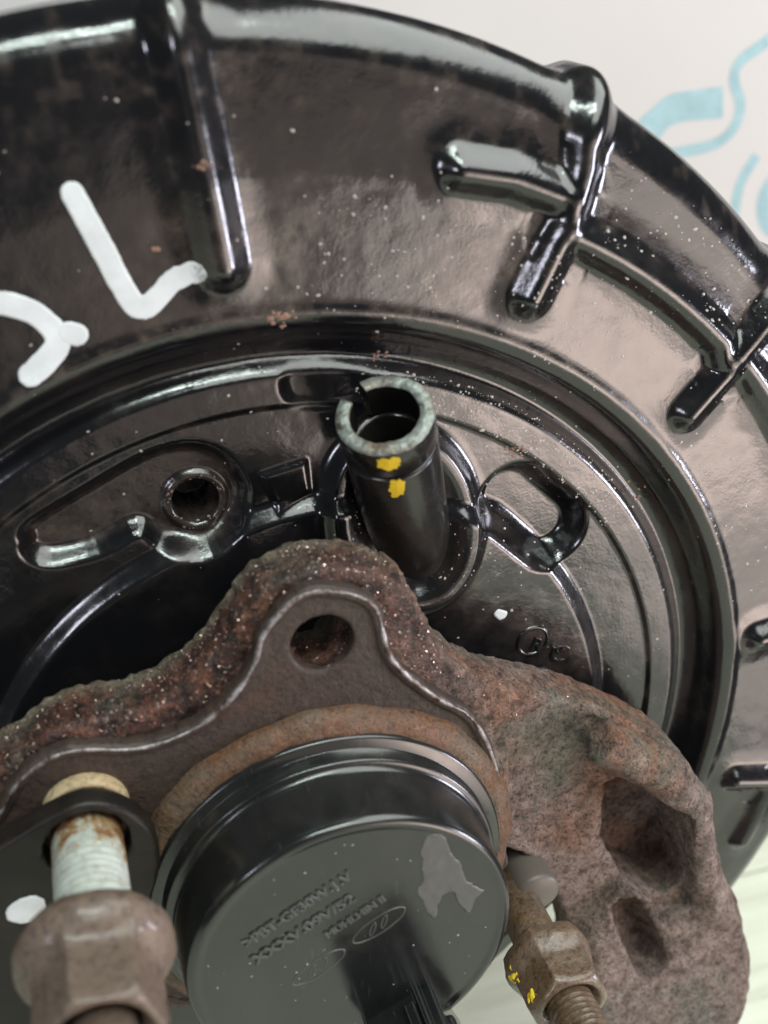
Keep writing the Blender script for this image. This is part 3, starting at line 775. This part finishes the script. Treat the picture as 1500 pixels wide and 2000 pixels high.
# worn film left by a label
FILM = spline([(12.4, 22.6), (14.4, 23.2), (16.2, 21.8), (17.8, 17.2), (19.4, 14.2), (20.8, 10.2), (23.9, 6.9), (22.4, 5.6), (21.4, 2.6), (19.6, 4.2), (17.8, 8.4), (16.0, 8.0), (15.2, 5.4), (14.6, 3.2), (12.6, 6.0), (12.2, 8.2), (11.0, 11.0), (12.2, 13.4), (11.8, 18)], 4, True)
sdf_mesh('label_residue', lambda X, Y, Z: np.maximum((poly_d(X[:, :, 0], Y[:, :, 0], FILM)+.25*fbm(X[:, :, 0]/1.2, Y[:, :, 0]/1.2, 0*X[:, :, 0], 2))[:, :, None], np.abs(Z-44.0)-.16-.05*fbm(X/1.5, Y/1.5, 0*Z, 2)),
         (9, 0, 43.2), (26, 25, 44.8), .2, M['sticker'], cap)
def conn_fn(X, Y, Z):
    e1 = (-.905, -.425); e2 = (.425, -.905)
    cx, cy = 14.3+e1[0]*7.2+e2[0]*8, -13.6+e1[1]*7.2+e2[1]*8
    u = (X-cx)*e1[0]+(Y-cy)*e1[1]; v = (X-cx)*e2[0]+(Y-cy)*e2[1]
    def box(hu, hv, z0, z1, r):
        a = np.abs(u)-hu+r; b = np.abs(v)-hv+r; c = np.abs(Z-(z0+z1)/2)-(z1-z0)/2+r
        return np.minimum(np.maximum(np.maximum(a, b), c), 0)+np.sqrt(np.maximum(a, 0)**2+np.maximum(b, 0)**2+np.maximum(c, 0)**2)-r
    d = box(7.2, 8, 42, 54, .6)
    d = np.minimum(d, box(8.6, 7.0, 50.5, 68, .8))
    d = np.minimum(d, np.maximum(np.abs(u+4.2)-.7, box(20, 8.7, 42, 60, .3)))
    d = np.maximum(d, -np.maximum(np.hypot(u+1.5, (Z-61))-4.5, v+6.2))
    return d
con = sdf_mesh('connector', conn_fn, (-6, -38, 41), (32, 2, 70), .4, M['black'], cap)
def clip_fn(X, Y, Z):
    e1 = (-.905, -.425); e2 = (.425, -.905)
    cx, cy = 14.3+e1[0]*5.0-e2[0]*.6, -13.6+e1[1]*5.0-e2[1]*.6
    u = np.abs((X-cx)*e1[0]+(Y-cy)*e1[1])-.9; v = np.abs((X-cx)*e2[0]+(Y-cy)*e2[1])-.7; c = np.abs(Z-49)-3
    return np.maximum(np.maximum(u, v), c)-.1
sdf_mesh('latch_rib', clip_fn, (2, -22, 44), (16, -8, 54), .3, M['black'], con)

# ------------------------------------------------------------------ black bracket ear, bush and flange bolt at its hole
EAR = spline([(-80, 8), (-70, 19.5), (-55.4, 27.6), (-46.9, 31.8), (-41.1, 33.0), (-35.3, 30.2), (-31.4, 24.4), (-30.6, 17.0), (-33, 9)], 5)+[(-38, -4), (-48, -30), (-64, -52), (-90, -40)]
def ear_fn(X, Y, Z):
    d = rext(poly_d(X[:, :, 0], Y[:, :, 0], EAR)[:, :, None], Z, 26.6, 31, .5)
    d = np.maximum(d, -((np.hypot(X[:, :, 0]+42, Y[:, :, 0]-24.2)-7.0)[:, :, None]))
    return d+.04*fbm(X/4, Y/4, Z/4, 2)
ear = sdf_mesh('mounting_bracket', ear_fn, (-92, -54, 25.5), (-28, 36, 32), .5, M['black_steel'])
tag(ear, 'flat black steel bracket ear with a hole for the flange bolt', 'bracket')
dot = sdf_mesh('paint_dot', lambda X, Y, Z: np.maximum(np.hypot((X+53.4-.2*(Y-13.2))/3.3, (Y-13.2)/2.9)-1+.08*fbm(X/1.3, Y/1.3, 0*Z, 2), np.abs(Z-31.05)-.25), (-59, 8, 30.4), (-47, 18, 31.8), .3, M['white'], ear)
dot['label'] = 'white paint dot on the bracket'
bush = lathe('spacer_bush', [(5.95, 22.5), (5.95, 26.4), (7.0, 26.4), (7.3, 26.1), (7.3, 22.5)], M['brass'], None, (-41.5, 26.2, 0), n=64)
tag(bush, 'tan ring bush between the rusty carrier and the black bracket', 'bush')
def threads(r, z0, z1, pitch=1.25, depth=.45, plain=0.0, tip=1.0):
    pr = [(.01, z0), (r, z0)]; z = z0+plain
    if plain: pr.append((r, z))
    while z < z1-tip:
        pr += [(r, z+pitch*.12), (r-depth, z+pitch*.5), (r, z+pitch*.88)]; z += pitch
    pr += [(r-depth, z1-tip), (r-depth-tip*.7, z1), (.01, z1)]
    return pr
bolt = empty('flange_bolt', (-42, 24, 24), 'large bolt with pale zinc shank and brown domed flange nut', 'bolt')
lathe('shank', threads(5.9, 16, 62, 1.5, .28, 20), M['zinc'], bolt, (-42, 24, 0), n=72)
lathe('bolt_end', [(.01, 60), (4.7, 60), (4.7, 84), (4.0, 85), (.01, 85)], M['nut'], bolt, (-42.3, 23.2, 0), n=64)
def hexd(x, y, ap, rot):
    d = None
    for k in range(3):
        a = rot+k*math.pi/3; q = np.abs(x*math.cos(a)+y*math.sin(a))-ap
        d = q if d is None else np.maximum(d, q)
    return d
def nut_fn(cx, cy, z0, zf, z1, rf, ap, rb, rot, rnd=.8):
    def fn(X, Y, Z):
        x, y = X-cx, Y-cy; r = np.hypot(x, y)
        hx = smax(hexd(x, y, ap, rot), np.abs(Z-(z0+z1)/2)-(z1-z0)/2, rnd)
        hx = smax(hx, (r-ap*1.10+(Z-z1+1.0)*.9)*.74, .8)
        zc = (z0+zf)/2; hz = (zf-z0)/2
        fl = (np.sqrt((r/rf)**2+((Z-zc)/(hz*1.5))**2)-1)*min(rf, hz*1.5)*.9
        fl = smax(fl, np.abs(Z-zc)-hz, .8)
        d = smin(hx, fl, 1.6)
        d = smax(d, -(r-rb-.02+np.maximum(0, z1-1.8-Z)*0-np.maximum(0, Z-z1+2.4)*.75), .3)
        return d+.10*fbm(X/3, Y/3, Z/3, 2)
    return fn
sdf_mesh('flange_nut', nut_fn(-42.5, 23.0, 49.0, 57.0, 68.5, 12.0, 8.2, 5.6, ANG(22)), (-56, 10, 44), (-28, 38, 68), .35, M['nut'], bolt)

# ------------------------------------------------------------------ rusty stud with nut beside the cap
stud = empty('stud_bolt', (42, -23.5, 18), 'rusty oily stud with hex nut and yellow paint beside the black cap', 'bolt')
lathe('shank', threads(4.7, 10, 62, 1.25, .3, 23), M['rust_nut'], stud, (41.4, -24.2, 0), n=64)
nt_ = sdf_mesh('flange_nut', nut_fn(41.4, -24.2, 35, 40.5, 49, 8.9, 7.4, 4.3, ANG(25)), (31, -36, 33), (53, -12, 51), .3, M['rust_nut'], stud)
NUT = nut_fn(41.4, -24.2, 35, 40.5, 49, 8.9, 7.4, 4.3, ANG(25))
def dab(cx, cy, cz, s, seed):
    rs = np.random.RandomState(seed); c = rs.normal(0, s, (4000, 3))+np.array([cx, cy, cz])
    dn = NUT(c[:, 0], c[:, 1], c[:, 2]); c = c[np.abs(dn) < .12][:34]; rad = rs.uniform(.10, .26, len(c))
    def fn(X, Y, Z):
        d = None
        for (x, y, z), r in zip(c, rad):
            q = np.sqrt((X-x)**2+(Y-y)**2+(Z-z)**2)-r; d = q if d is None else smin(d, q, .35)
        return d
    o = sdf_mesh('paint_mark', fn, (cx-4, cy-4, cz-4), (cx+4, cy+4, cz+4), .16, M['yellow'], nt_)
    o['label'] = 'yellow paint dab on the nut'; return o
wash = lathe('washer', [(.01, 23.4), (4.2, 23.4), (4.8, 23.0), (5.0, 22.2), (5.0, 12)], M['washer'], stud, (45.6, -21.8, 0), n=48)

# paint on the tube
tube_patch(-.12, TL+5.2, 4.2, 3.4, 5, 8.52)
tube_patch(-.05, TL-2.4, 3.0, 5.4, 11, 8.40)

dab(33.2, -23.2, 40.2, .7, 2); dab(34.4, -22.2, 46.0, .6, 4)

pts = []; szs = []
for i in range(150):
    r = 26*math.sqrt(random.random()); a = random.random()*6.283
    pts.append((r*math.cos(a), r*math.sin(a))); szs.append(.05+.18*random.random()**4)
grit('dust', pts, szs, M['dust'], cap, lambda x, y: 44.0+0*x)
